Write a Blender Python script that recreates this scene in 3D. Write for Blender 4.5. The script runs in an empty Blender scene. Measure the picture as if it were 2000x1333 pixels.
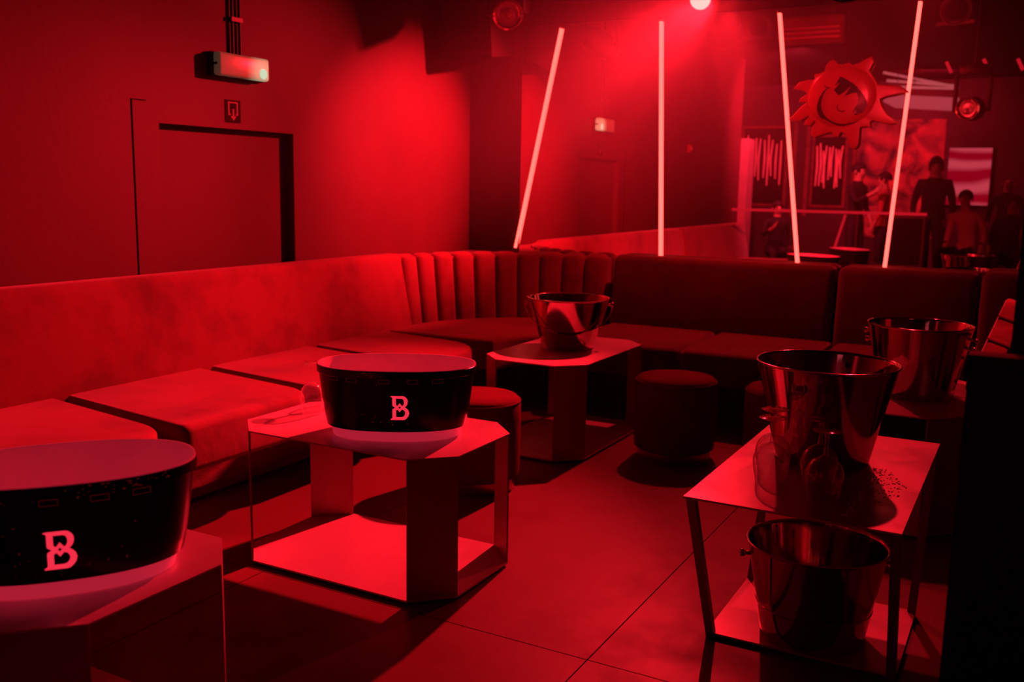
import bpy, bmesh, math, random
from mathutils import Vector, Matrix
import numpy as np
random.seed(7)
D = bpy.data; sc = bpy.context.scene; C = sc.collection
PI = math.pi

# ------------------------------------------------------------------ camera
YAW, PITCH, ROLL = 0.49989, 0.15989, 0.01713
cy, sy, cp, sp = math.cos(YAW), math.sin(YAW), math.cos(PITCH), math.sin(PITCH)
fw = Vector((-sy*cp, cy*cp, -sp)); rt = Vector((cy, sy, 0)); up = rt.cross(fw)
r2 = rt*math.cos(ROLL) + up*math.sin(ROLL); u2 = up*math.cos(ROLL) - rt*math.sin(ROLL)
cam = D.objects.new('camera', D.cameras.new('camera')); C.objects.link(cam); sc.camera = cam
mw = Matrix((r2, u2, -fw)).transposed().to_4x4(); mw.translation = Vector((0, 0, 1.3)); cam.matrix_world = mw
cam.data.sensor_width = 36; cam.data.lens = 1873.07/2000*36; cam.data.clip_start = .02
cam.data.dof.use_dof = True; cam.data.dof.focus_distance = 3.0; cam.data.dof.aperture_fstop = 3.2

# ------------------------------------------------------------------ world, exposure
wd = D.worlds.new('world'); sc.world = wd; wd.use_nodes = True
wd.node_tree.nodes['Background'].inputs[0].default_value = (1, .12, .16, 1)
wd.node_tree.nodes['Background'].inputs[1].default_value = 0.0
vs = sc.view_settings; vs.view_transform = 'Standard'; vs.look = 'None'; vs.gamma = 1; vs.use_curve_mapping = False
vs.exposure = 0.0
try:
    sc.cycles.use_denoising = True
    sc.cycles.caustics_reflective = False; sc.cycles.caustics_refractive = False
    sc.cycles.sample_clamp_indirect = 4.0
    sc.cycles.max_bounces = 8; sc.cycles.transparent_max_bounces = 24; sc.cycles.volume_bounces = 0
    sc.cycles.volume_step_rate = 1.0
except Exception: pass

# ------------------------------------------------------------------ main stage lamp, right-hand stage light and added fill lights
LAMP = Vector((-1.93, 5.78, 2.41))
RED = (1.0, .010, .022)
def light(name, kind, loc, target, power, color=RED, size=.03, angle=None, blend=.5, label=None, cat='light'):
    l = D.lights.new(name, kind); l.energy = power; l.color = color
    if kind == 'AREA': l.size = size
    else: l.shadow_soft_size = size
    if kind == 'SPOT': l.spot_size = math.radians(angle); l.spot_blend = blend
    o = D.objects.new(name, l); C.objects.link(o); o.location = loc
    o.rotation_euler = (Vector(target)-Vector(loc)).to_track_quat('-Z', 'Y').to_euler()
    return o
SRC = Vector((-1.82, 5.76, 2.41))
light('stage_light_wide', 'SPOT', SRC, (-2.78, 2.1, .4), 1600, size=.03, angle=62, blend=1.0)
light('stage_light_key', 'SPOT', SRC, (-2.5, 2.2, .44), 480, size=.03, angle=28, blend=.8)
light('stage_light_beam', 'SPOT', LAMP, (-2.36, 2.66, .47), 1500, size=.02, angle=10.5, blend=.8)
light('stage_light_wash', 'SPOT', LAMP, (-3.6, 5.2, 1.42), 1350, size=.03, angle=55, blend=1.0)
light('stage_light_door', 'SPOT', SRC, (-3.6, 3.6, 1.25), 280, size=.03, angle=54, blend=1.0)
light('stage_light_spill', 'SPOT', SRC, (-1.6, 3.4, 0), 150, size=.03, angle=150, blend=.6)
light('stage_light_right', 'SPOT', (-.72, 5.72, 2.75), (-.62, 2.75, .4), 150, size=.03, angle=48, blend=1.0)
light('sun_fill_light', 'SPOT', (-.63, 3.33, 1.985), (-1.07, 5.9, 1.85), 260, color=(1, .015, .03), size=.05, angle=17, blend=.5)  # added to brighten the sun from the room side
light('room_fill_light', 'AREA', (1.3, 1.2, 2.9), (-1.3, 3.2, 0), 1.8, color=(1, .05, .06), size=.5)  # added fill for the sofa fronts, no fixture behind it
light('sofa_end_fill_light', 'SPOT', (-.38, 2.9, 2.9), (-.12, 4.3, .76), 380, color=(1, .015, .03), size=.04, angle=10, blend=.5)  # added spot that brightens the quilted panel
light('pillar_fill_light', 'SPOT', (-2.7, -.2, 2.9), (-3.75, -2.9, 1.2), 640, color=(1, .03, .07), size=.15, angle=110, blend=.9)  # unseen light added to brighten the pillar and posters
light('back_fill_light', 'AREA', (-1.5, -2.9, 2.9), (-1.9, -4.3, 1.7), 36, color=(1, .02, .05), size=.6)  # unseen light added to brighten the mirrored background

# ------------------------------------------------------------------ helpers
def node_mat(name):
    m = D.materials.new(name); m.use_nodes = True
    return m, m.node_tree.nodes, m.node_tree.links, m.node_tree.nodes['Principled BSDF']
def mat(name, col, rough=.5, metal=0, spec=.5, col2=None, scale=6, lo=.4, hi=.65, bump=0, bscale=60, rough2=None, sheen=0, coat=0, detail=6, stretch=None, emit=None, estr=0):
    m, N, L, b = node_mat(name)
    def setc(c): return (*c, 1)
    b.inputs['Base Color'].default_value = setc(col); b.inputs['Roughness'].default_value = rough
    b.inputs['Metallic'].default_value = metal; b.inputs['Specular IOR Level'].default_value = spec
    b.inputs['Sheen Weight'].default_value = sheen; b.inputs['Coat Weight'].default_value = coat
    if emit: b.inputs['Emission Color'].default_value = setc(emit); b.inputs['Emission Strength'].default_value = estr
    tc = N.new('ShaderNodeTexCoord'); src = tc.outputs['Object']
    if stretch:
        mp = N.new('ShaderNodeMapping'); mp.inputs['Scale'].default_value = stretch
        L.new(src, mp.inputs['Vector']); src = mp.outputs['Vector']
    if col2 or rough2 is not None:
        n = N.new('ShaderNodeTexNoise'); n.inputs['Scale'].default_value = scale; n.inputs['Detail'].default_value = detail
        n.inputs['Roughness'].default_value = .62
        L.new(src, n.inputs['Vector'])
        r = N.new('ShaderNodeMapRange'); r.inputs['From Min'].default_value = lo; r.inputs['From Max'].default_value = hi
        L.new(n.outputs['Fac'], r.inputs['Value'])
        if col2:
            mx = N.new('ShaderNodeMix'); mx.data_type = 'RGBA'; mx.inputs['A'].default_value = setc(col); mx.inputs['B'].default_value = setc(col2)
            L.new(r.outputs['Result'], mx.inputs['Factor']); L.new(mx.outputs['Result'], b.inputs['Base Color'])
        if rough2 is not None:
            q = N.new('ShaderNodeMapRange'); q.inputs['To Min'].default_value = rough; q.inputs['To Max'].default_value = rough2
            L.new(r.outputs['Result'], q.inputs['Value']); L.new(q.outputs['Result'], b.inputs['Roughness'])
    if bump:
        n2 = N.new('ShaderNodeTexNoise'); n2.inputs['Scale'].default_value = bscale; n2.inputs['Detail'].default_value = 5
        L.new(src, n2.inputs['Vector'])
        bp = N.new('ShaderNodeBump'); bp.inputs['Strength'].default_value = bump; bp.inputs['Distance'].default_value = .01
        L.new(n2.outputs['Fac'], bp.inputs['Height']); L.new(bp.outputs['Normal'], b.inputs['Normal'])
    return m
def emis(name, col, s=1.0):
    m = D.materials.new(name); m.use_nodes = True; N = m.node_tree.nodes; N.clear()
    e = N.new('ShaderNodeEmission'); e.inputs[0].default_value = (*col, 1); e.inputs[1].default_value = s
    o = N.new('ShaderNodeOutputMaterial'); m.node_tree.links.new(e.outputs[0], o.inputs[0]); return m

M = {}
M['wall'] = mat('painted_plaster', (.085, .018, .024), .62, col2=(.072, .015, .020), scale=2.2, bump=.08, bscale=35)
M['wall_dark'] = mat('dark_paint', (.05, .015, .02), .6, col2=(.035, .01, .014), scale=3, bump=.08, bscale=30)
M['ceiling'] = mat('ceiling_paint', (.02, .008, .01), .8, col2=(.014, .006, .008), scale=4)
M['slab'] = mat('floor_joint_mortar', (.02, .012, .012), .9)
M['tile'] = mat('floor_tile', (.155, .05, .055), .42, col2=(.125, .04, .045), scale=3.5, rough2=.56, bump=.05, bscale=25)
M['velvet'] = mat('velvet', (.22, .045, .05), .82, spec=.25, col2=(.10, .018, .025), scale=3.0, lo=.46, hi=.72, sheen=.35, bump=.35, bscale=9)
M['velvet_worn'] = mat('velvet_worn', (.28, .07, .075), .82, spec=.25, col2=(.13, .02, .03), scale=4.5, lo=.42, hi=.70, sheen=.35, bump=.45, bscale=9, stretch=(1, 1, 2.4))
M['velvet_dark'] = mat('velvet_dark', (.10, .025, .03), .85, spec=.2, col2=(.07, .018, .02), scale=5, sheen=.35, bump=.15, bscale=20)
M['stool'] = mat('stool_velvet', (.17, .03, .04), .9, spec=.1, col2=(.12, .02, .03), scale=8, bump=.15, bscale=40)
M['sheet'] = mat('sheet_steel_lacquered', (.72, .66, .70), .30, metal=.3, col2=(.62, .52, .58), scale=5, rough2=.45, bump=.02, bscale=18)
M['panel'] = mat('brushed_steel_panel', (.42, .17, .20), .42, metal=.55, col2=(.36, .13, .16), scale=3, rough2=.5)
M['steel'] = mat('polished_steel', (.66, .46, .48), .06, metal=1, col2=(.55, .38, .40), scale=4, rough2=.15, stretch=(3, 3, .6))
M['steel_trim'] = mat('satin_steel', (.45, .25, .28), .3, metal=1)
M['black'] = mat('black_lacquer', (.006, .004, .005), .22, spec=.35)
M['black_matte'] = mat('black_matte', (.008, .005, .006), .7, spec=.2)
M['black_metal'] = mat('black_metal', (.02, .012, .013), .4, spec=.4)
M['glowing_white_plastic'] = mat('glowing_white_plastic', (.62, .33, .38), .35, col2=(.52, .26, .32), scale=4, emit=(1, .03, .08), estr=.16)  # emission stands in for lamp light coming through the tub liner
M['lit_plastic'] = mat('glowing_foot_plastic', (.7, .35, .42), .4, emit=(1, .03, .08), estr=.36)  # tub foot: transmitted light put in as emission
M['mark'] = mat('glowing_mark', (.35, .05, .07), .45, emit=(1, .03, .07), estr=.9)  # monogram glow painted in by emission, as if lit from behind
M['chip'] = mat('worn_glow_mark', (.30, .06, .08), .5, emit=(1, .03, .06), estr=.04)  # worn paint and rim print, with a faint painted glow
M['pillar'] = mat('pale_plaster', (.36, .2, .23), .6, col2=(.30, .16, .19), scale=4)
M['skin'] = mat('skin', (.42, .22, .17), .6); M['hair'] = mat('hair', (.01, .006, .005), .8)
M['cloth_black'] = mat('black_cloth', (.012, .008, .009), .9); M['cloth_pale'] = mat('pale_cloth', (.5, .35, .35), .9, bump=.3, bscale=20)
M['cloth_red'] = mat('red_cloth', (.35, .06, .06), .9)
M['trouser'] = mat('dark_trousers', (.02, .014, .016), .9)
M['tube'] = emis('glowing_tube', (6.0, .29, .235), 1.0)
M['rail'] = emis('glowing_rail', (.60, .006, .016), 1.0)
M['shade'] = emis('glowing_shade', (.42, .045, .065), 1.0)
M['strip'] = emis('glowing_strip', (.50, .075, .09), 1.0)
M['lens'] = emis('lamp_lens', (14, .62, .50), 1.0)
m = D.materials.new('mirror_glass'); m.use_nodes = True; b = m.node_tree.nodes['Principled BSDF']
b.inputs['Metallic'].default_value = 1; b.inputs['Roughness'].default_value = .0; b.inputs['Base Color'].default_value = (.86, .84, .85, 1); M['mirror'] = m
# thin clear glass
m = D.materials.new('thin_glass'); m.use_nodes = True; N = m.node_tree.nodes; L = m.node_tree.links; N.clear()
lw = N.new('ShaderNodeLayerWeight'); lw.inputs[0].default_value = .5
pw = N.new('ShaderNodeMath'); pw.operation = 'POWER'; pw.inputs[1].default_value = 2.6; L.new(lw.outputs['Facing'], pw.inputs[0])
ma = N.new('ShaderNodeMath'); ma.operation = 'MULTIPLY_ADD'; ma.inputs[1].default_value = .85; ma.inputs[2].default_value = .10; L.new(pw.outputs[0], ma.inputs[0])
tr = N.new('ShaderNodeBsdfTransparent'); tr.inputs[0].default_value = (.97, .96, .96, 1)
gl = N.new('ShaderNodeBsdfGlossy'); gl.inputs['Roughness'].default_value = .07; gl.inputs['Color'].default_value = (1, .95, .95, 1)
ms = N.new('ShaderNodeMixShader'); out = N.new('ShaderNodeOutputMaterial')
df = N.new('ShaderNodeBsdfTranslucent'); df.inputs[0].default_value = (1, .9, .9, 1); d2 = N.new('ShaderNodeBsdfDiffuse'); d2.inputs[0].default_value = (1, .9, .9, 1)
a1 = N.new('ShaderNodeMixShader'); a1.inputs[0].default_value = .5; L.new(df.outputs[0], a1.inputs[1]); L.new(d2.outputs[0], a1.inputs[2])
a2 = N.new('ShaderNodeMixShader'); me_ = N.new('ShaderNodeMath'); me_.operation = 'MULTIPLY_ADD'; me_.inputs[1].default_value = .45; me_.inputs[2].default_value = .05; L.new(pw.outputs[0], me_.inputs[0])
L.new(me_.outputs[0], a2.inputs[0]); L.new(tr.outputs[0], a2.inputs[1]); L.new(a1.outputs[0], a2.inputs[2])
L.new(ma.outputs[0], ms.inputs[0]); L.new(a2.outputs[0], ms.inputs[1]); L.new(gl.outputs[0], ms.inputs[2]); L.new(ms.outputs[0], out.inputs[0]); M['glass'] = m

def link(name, me, m, parent=None, kind=None, label=None, cat=None, group=None, smooth=False, loc=None, auto=None):
    o = D.objects.new(name, me); C.objects.link(o)
    if m is not None: me.materials.append(M[m] if isinstance(m, str) else m)
    if parent is not None: o.parent = parent
    if loc is not None: o.location = loc
    if kind: o['kind'] = kind
    if label: o['label'] = label
    if cat: o['category'] = cat
    if group: o['group'] = group
    if smooth or auto:
        for p in me.polygons: p.use_smooth = True
    if auto:
        try: me.set_sharp_from_angle(angle=math.radians(auto))
        except Exception: pass
    return o
def thing(name, label, cat, loc=(0, 0, 0), rz=0, group=None):
    o = D.objects.new(name, None); C.objects.link(o); o.location = loc; o.rotation_euler = (0, 0, rz); o.empty_display_size = .1
    o['label'] = label; o['category'] = cat
    if group: o['group'] = group
    return o
def bm_obj(name, bm, m, parent=None, **k):
    me = D.meshes.new(name); bm.normal_update(); bm.to_mesh(me); bm.free(); return link(name, me, m, parent, **k)
def add_box(bm, x0, x1, y0, y1, z0, z1, bev=0, seg=2, mtx=None):
    vs_ = [bm.verts.new((x, y, z)) for x in (x0, x1) for y in (y0, y1) for z in (z0, z1)]
    F = [(0, 1, 3, 2), (4, 6, 7, 5), (0, 4, 5, 1), (2, 3, 7, 6), (0, 2, 6, 4), (1, 5, 7, 3)]
    fs = [bm.faces.new([vs_[i] for i in f]) for f in F]
    allv = vs_
    if bev:
        es = list({e for f in fs for e in f.edges})
        r = bmesh.ops.bevel(bm, geom=es, offset=bev, segments=seg, profile=.5, affect='EDGES')
        allv = list({v for v in vs_ if v.is_valid} | set(r['verts']))
    if mtx is not None: bmesh.ops.transform(bm, matrix=mtx, verts=allv)
    return allv
def box(name, x0, x1, y0, y1, z0, z1, m, parent=None, bev=0, seg=2, mtx=None, auto=None, **k):
    bm = bmesh.new(); add_box(bm, x0, x1, y0, y1, z0, z1, bev, seg, mtx)
    return bm_obj(name, bm, m, parent, auto=auto or (40 if bev else None), **k)
def add_lathe(bm, prof, seg=40, cx=0, cy_=0, close=False, a=1, b=1, n=2.0):
    rings = []
    for r, z in prof:
        if r <= 1e-6: rings.append([bm.verts.new((cx, cy_, z))]); continue
        ring = []
        for i in range(seg):
            t = 2*PI*i/seg; c, s = math.cos(t), math.sin(t)
            if n != 2.0: c = math.copysign(abs(c)**(2/n), c); s = math.copysign(abs(s)**(2/n), s)
            ring.append(bm.verts.new((cx+r*a*c, cy_+r*b*s, z)))
        rings.append(ring)
    for A, B in zip(rings, rings[1:]):
        for i in range(seg):
            j = (i+1) % seg
            if len(A) == 1 and len(B) == 1: continue
            if len(A) == 1: bm.faces.new((A[0], B[j], B[i]))
            elif len(B) == 1: bm.faces.new((A[i], A[j], B[0]))
            else: bm.faces.new((A[i], A[j], B[j], B[i]))
def lathe(name, prof, m, parent=None, seg=40, auto=35, **k):
    bm = bmesh.new(); add_lathe(bm, prof, seg); return bm_obj(name, bm, m, parent, auto=auto, **k)
def add_tube(bm, pts, r, seg=8, cap=True, closed=False):
    pts = [Vector(p) for p in pts]; n = len(pts); rings = []
    prev = None
    for i, p in enumerate(pts):
        if closed: t = (pts[(i+1) % n]-pts[i-1]).normalized()
        else: t = (pts[min(i+1, n-1)]-pts[max(i-1, 0)]).normalized()
        ref = prev if prev is not None else (Vector((0, 0, 1)) if abs(t.z) < .9 else Vector((1, 0, 0)))
        a = t.cross(ref); a = t.cross(Vector((1, 0, 0))) if a.length < 1e-6 else a
        a.normalize(); bb = a.cross(t).normalized(); prev = bb if prev is not None else a.cross(t).normalized()
        rr = r[i] if isinstance(r, (list, tuple)) else r
        rings.append([bm.verts.new(p + a*math.cos(2*PI*k/seg)*rr + bb*math.sin(2*PI*k/seg)*rr) for k in range(seg)])
    pairs = list(zip(rings, rings[1:])) + ([(rings[-1], rings[0])] if closed else [])
    for A, B in pairs:
        for k in range(seg): bm.faces.new((A[k], A[(k+1) % seg], B[(k+1) % seg], B[k]))
    if cap and not closed:
        bm.faces.new(rings[0][::-1]); bm.faces.new(rings[-1])
def tube(name, pts, r, m, parent=None, seg=8, **k):
    bm = bmesh.new(); add_tube(bm, pts, r, seg, closed=k.pop('closed', False)); return bm_obj(name, bm, m, parent, auto=50, **k)
def prism(name, outline, z0, z1, m, parent=None, bev=0, seg=3, mtx=None, **k):
    bm = bmesh.new(); vs_ = [bm.verts.new((x, y, z0)) for x, y in outline]; f = bm.faces.new(vs_)
    ex = bmesh.ops.extrude_face_region(bm, geom=[f]); nv = [v for v in ex['geom'] if isinstance(v, bmesh.types.BMVert)]
    bmesh.ops.translate(bm, verts=nv, vec=(0, 0, z1-z0))
    bmesh.ops.recalc_face_normals(bm, faces=bm.faces[:])
    if bev:
        es = [e for e in bm.edges if abs(e.verts[0].co.z-e.verts[1].co.z) < 1e-6]
        bmesh.ops.bevel(bm, geom=es, offset=bev, segments=seg, profile=.5, affect='EDGES')
    if mtx is not None: bmesh.ops.transform(bm, matrix=mtx, verts=bm.verts[:])
    return bm_obj(name, bm, m, parent, auto=40 if bev else None, **k)
def fillet(poly, radii, seg=6):
    out = []; n = len(poly)
    for i, (p, r) in enumerate(zip(poly, radii)):
        p = Vector(p); a = (Vector(poly[i-1])-p); c = (Vector(poly[(i+1) % n])-p)
        if r <= 0: out.append(tuple(p)); continue
        p0 = p+a.normalized()*r; p1 = p+c.normalized()*r
        for s in range(seg+1):
            t = s/seg; out.append(tuple(p0*(1-t)**2+p*2*t*(1-t)+p1*t*t))
    return out
def copy_tree(o, parent=None):
    c = o.copy(); C.objects.link(c); c.parent = parent
    for ch in list(o.children): copy_tree(ch, c)
    return c
def flat(name, loops, thick, mtx, m, parent=None, warp=None, **k):
    """polygon with holes (first loop outer), extruded by thick along local z, then mapped"""
    bm = bmesh.new(); es = []
    for lp in loops:
        v = [bm.verts.new((x, y, 0)) for x, y in lp]
        es += [bm.edges.new((v[i], v[(i+1) % len(v)])) for i in range(len(v))]
    bmesh.ops.triangle_fill(bm, use_beauty=True, use_dissolve=False, edges=es, normal=(0, 0, 1))
    ex = bmesh.ops.extrude_face_region(bm, geom=bm.faces[:]); nv = [v for v in ex['geom'] if isinstance(v, bmesh.types.BMVert)]
    bmesh.ops.translate(bm, verts=nv, vec=(0, 0, thick)); bmesh.ops.recalc_face_normals(bm, faces=bm.faces[:])
    if warp:
        for v in bm.verts: v.co = warp(v.co)
    if mtx is not None: bmesh.ops.transform(bm, matrix=mtx, verts=bm.verts[:])
    return bm_obj(name, bm, m, parent, **k)

# ------------------------------------------------------------------ room shell
S = 'structure'
YM = 5.92; XL = -3.6; ZC = 3.0
box('floor', -5.6, 1.8, -4.4, 6.1, -.12, -.008, 'slab', kind=S)
fl = D.objects['floor']
gx = [-5.8, -4.6, -3.4, -2.2, -1.0, .2, 1.4]; gy = [-4.9, -2.5, -.1, 2.3, 4.7, 7.1]
for i in range(len(gx)-1):
    for j in range(len(gy)-1):
        x0, x1 = max(gx[i], -5.58)+.002, min(gx[i+1], 1.78)-.002; y0, y1 = max(gy[j], -4.38)+.002, min(gy[j+1], 6.08)-.002
        t = box('tile', x0, x1, y0, y1, -.0085, 0, 'tile', fl)
box('ceiling', -5.6, 1.8, -4.4, 6.1, ZC, ZC+.1, 'ceiling', kind=S)
# left wall with the recessed door
bm = bmesh.new()
DY0, DY1, DZ = 3.17, 4.078, 1.561
add_box(bm, XL-.3, XL, -1.0, DY0, 0, ZC); add_box(bm, XL-.3, XL, DY1, 6.1, 0, ZC)
add_box(bm, XL-.3, XL, DY0, DY1, DZ, ZC)
bm_obj('wall_left', bm, 'wall', kind=S)
d1 = box('door_1', XL-.13, XL-.055, DY0-.02, DY1+.02, 0, DZ+.02, 'wall', kind=S)
box('wall_back', -3.9, 1.8, YM+.02, YM+.15, 0, ZC, 'wall_dark', kind=S)
box('wall_right', 1.7, 1.8, -4.4, 6.1, 0, ZC, 'wall_dark', kind=S)
box('wall_front', -5.6, 1.8, -4.4, -4.3, 0, ZC, 'wall_dark', kind=S)
box('wall_alcove', -5.6, -5.5, -4.4, -.9, 0, ZC, 'wall_dark', kind=S)
box('wall_return', -5.6, XL-.3, -1.0, -.9, 0, ZC, 'wall', kind=S)
# flush board seams round the door
box('trim_1', XL, XL+.004, 3.02, 3.0225, .45, 1.655, 'black_matte', kind=S)
box('trim_2', XL, XL+.004, 3.02, 3.10, 1.655, 1.659, 'black_matte', kind=S)
mir = thing('wall_mirror', 'large frameless mirror covering the wall behind the far sofa, red room reflected in it', 'mirror', (0, 0, 0))
box('wall_panel', XL, -3.19, YM-.002, YM+.012, 0, ZC, 'wall_dark', kind=S)
box('mirror_glass', -3.19, -.02, YM, YM+.012, .55, 2.363, 'mirror', mir)
box('edge_trim', -3.19, -.02, YM-.004, YM+.014, 2.363, 2.372, 'black_metal', mir)

# ------------------------------------------------------------------ tables
def octa(x0, x1, y0, y1, c): return [(x0+c, y0), (x1-c, y0), (x1, y0+c), (x1, y1-c), (x1-c, y1), (x0+c, y1), (x0, y1-c), (x0, y0+c)]
def cut_table(x0, x1, y0, y1, label, h=.473, c=.115):
    cx, cy_ = (x0+x1)/2, (y0+y1)/2; a, b = (x1-x0)/2, (y1-y0)/2
    t = thing('coffee_table', label, 'table', (cx, cy_, 0), 0, 'low sheet-metal tables with cut corners')
    prism('tabletop', octa(-a, a, -b, b, c), h-.005, h, 'sheet', t)
    prism('base_plate', octa(-a, a, -b, b, c), .010, .016, 'sheet', t)
    prism('foot', octa(-a+.03, a-.03, -b+.03, b-.03, c), 0, .010, 'black_matte', t)
    for sx in (-1, 1):
        for sy_ in (-1, 1):
            mx, my = sx*(a-c/2-.002), sy_*(b-c/2-.002); ln = c*math.sqrt(2)/2
            R = Matrix.Translation((mx, my, 0)) @ Matrix.Rotation(-sx*sy_*PI/4, 4, 'Z')
            box('corner_panel', -ln, ln, -.003, .003, .016, h-.005, 'panel', t, mtx=R)
    return t
cut_table(-2.39, -1.505, .995, 1.562, 'low cut-corner metal table under the nearest black tub, cropped at the lower left')
T1 = cut_table(-2.39, -1.515, 2.328, 2.885, 'low cut-corner metal table in the middle of the room, bright top with black tub')
T2 = cut_table(-2.373, -1.822, 3.97, 4.90, 'low cut-corner metal table near the sofa corner under the bucket with bail handle')
T4 = cut_table(-.745, -.19, 3.80, 4.73, 'low cut-corner metal table at the far right, half hidden by the black partition')
# rectangular table with splayed bar legs
t3 = thing('side_table', 'rectangular metal table with slanted bar legs, right foreground, glasses and bucket on top', 'table', (-.496, 2.845, 0))
def L3(x, y, z): return (x+.496, y-2.845, z)
box('tabletop', -.271, .271, -.48, .48, .492, .498, 'sheet', t3)
box('bottom_shelf', -.262, .262, -.235, .235, .010, .016, 'sheet', t3)
for sx in (-1, 1):
    for s in (-1, 1):
        bm = bmesh.new(); tp = Vector((sx*.257, s*.455, .492)); bt = Vector((sx*.250, s*.222, .0)); w = .012
        q = [[bm.verts.new(c+Vector((dx*w, dy*w, 0))) for dx, dy in ((-1, -1), (1, -1), (1, 1), (-1, 1))] for c in (bt, tp)]
        bm.faces.new(q[0][::-1]); bm.faces.new(q[1])
        for k in range(4): bm.faces.new((q[0][k], q[0][(k+1) % 4], q[1][(k+1) % 4], q[1][k]))
        bm_obj('leg', bm, 'panel', t3)
# water droplets in place of the caustic glitter by the bucket
bm = bmesh.new(); rng = random.Random(4)
for _ in range(420):
    x = rng.triangular(-.372, -.225, -.365); y = rng.uniform(2.42, 2.92)
    if x > -.37+.13*(1-abs(y-2.72)/.28): x = -.372+rng.random()*.03
    r = rng.uniform(.0008, .0030)
    add_lathe(bm, [(r, 0), (r*.8, r*.5), (r*.4, r*.8), (0, r*.9)], 8, x, y)
bmesh.ops.translate(bm, verts=bm.verts[:], vec=(0, 0, .498)); bmesh.ops.recalc_face_normals(bm, faces=bm.faces[:])
dr = bm_obj('glint_droplets', bm, None, smooth=True, kind='stuff', label='water droplets standing in for glints of light on the right foreground table beside the big bucket', cat='water')
m, N, L, b = node_mat('water'); b.inputs['Base Color'].default_value = (1, 1, 1, 1); b.inputs['Roughness'].default_value = .3; b.inputs['Metallic'].default_value = 1.0  # white metal in place of clear water, so the drops glint
dr.data.materials.append(m)

# ------------------------------------------------------------------ stools
def make_stool(label, x, y):
    t = thing('stool', label, 'stool', (x, y, 0), 0, 'round velvet stools between the tables')
    lathe('cushion_drum', [(0, .055), (.185, .055), (.192, .062), (.195, .09), (.197, .3), (.196, .37), (.190, .392), (.178, .404), (.15, .409), (0, .411)], 'stool', t, 48)
    lathe('base_ring', [(0, .0), (.174, .0), (.176, .004), (.176, .055), (0, .055)], 'steel_trim', t, 48)
    tube('piping', [(.1935*math.cos(2*PI*i/40), .1935*math.sin(2*PI*i/40), .386) for i in range(40)], .0035, 'stool', t, 6, closed=True)
    return t
st = make_stool('round velvet stool tucked behind the middle table with the black tub', -2.085, 3.50)
for lb, x, y in (('round velvet stool standing free between the corner table and the right foreground table', -1.485, 4.39),
                 ('round velvet stool mostly hidden behind the big bucket on the right', -.955, 4.43)):
    s = copy_tree(st); s.location = (x, y, 0); s['label'] = lb

# ------------------------------------------------------------------ sofas
def back(name, parent, x0, x1, top_shift, z0=.36, z1=.875, axis='x', depth=(0, 0), m='velvet', bev=.045):
    """upright padded back; axis 'x': runs along x between x0,x1, front at y=depth[0], rear y=depth[1]"""
    bm = bmesh.new()
    if axis == 'x': add_box(bm, x0, x1, depth[0], depth[1], z0, z1, bev, 5)
    else: add_box(bm, depth[1], depth[0], x0, x1, z0, z1, bev, 5)
    lo, hi = min(depth), max(depth)
    for v in bm.verts:
        f = (v.co.z-.43)/(z1-.43)
        if axis == 'x':
            w = (hi-v.co.y)/(hi-lo); v.co.y += top_shift*f*w
        else:
            w = (v.co.x-lo)/(hi-lo); v.co.x -= top_shift*f*w
    return bm_obj(name, bm, m, parent, auto=60)
def seat_y(parent, y0, y1, xb=-3.42, xf=-2.6, m='velvet', rad=(0, 0, .17, .05)):
    ol = fillet([(xb, y0), (xb, y1), (xf, y1-.12), (xf, y0-.12)], (0, 0, rad[2], rad[3]))
    return prism('seat_cushion', ol, .255, .438, m, parent, bev=.028, seg=4)
sl = thing('banquette_sofa', 'long red-lit velvet banquette along the left wall under the door', 'sofa', (0, 0, 0))
for a, b_ in ((-.66, .11), (.15, .88), (.92, 1.65), (1.69, 2.42), (2.46, 3.19), (3.23, 3.95)): seat_y(sl, a, b_, m='velvet')
seat_y(sl, 3.985, 4.62, rad=(0, 0, .30, .05))
back('backrest', sl, 1.64, 4.93, .08, axis='y', depth=(-3.38, -3.595))
back('backrest', sl, -.9, 1.62, .08, axis='y', depth=(-3.38, -3.595))
bm = bmesh.new()
add_box(bm, -3.45, -2.93, -.64, 4.55, .012, .27, .02, 2)
for v in bm.verts:
    if v.co.x > -3 and v.co.z > .1: v.co.x += .09
pl = bm_obj('plinth', bm, 'velvet_worn', sl, auto=50)
sc_ = thing('corner_sofa', 'curved channel-tufted corner sofa section where wall and mirror meet', 'sofa', (0, 0, 0))
ccx, ccy, rr = -2.48, 4.87, .93
NCH = 10
for i in range(NCH):
    a0 = PI - (i+.5)*(PI/2)/NCH; w = rr*(PI/2)/NCH/2+.006
    bm = bmesh.new(); add_box(bm, -.0, .13, -w, w, .36, .872, .048, 6)
    for v in bm.verts:
        f = (v.co.z-.43)/.45; v.co.x += .06*max(f, 0)*(1-v.co.x/.13)
        v.co.x -= .022*math.sqrt(max(0, 1-(v.co.y/w)**2)) if v.co.x < .07 else 0
    ey = .985
    Rm = Matrix.Translation((ccx, ccy, 0)) @ Matrix.Diagonal((1, ey, 1, 1)) @ Matrix.Rotation(a0, 4, 'Z') @ Matrix.Translation((rr-.02, 0, 0))
    bmesh.ops.transform(bm, matrix=Rm, verts=bm.verts[:])
    bm_obj('back_channel', bm, 'velvet', sc_, auto=60)
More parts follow.
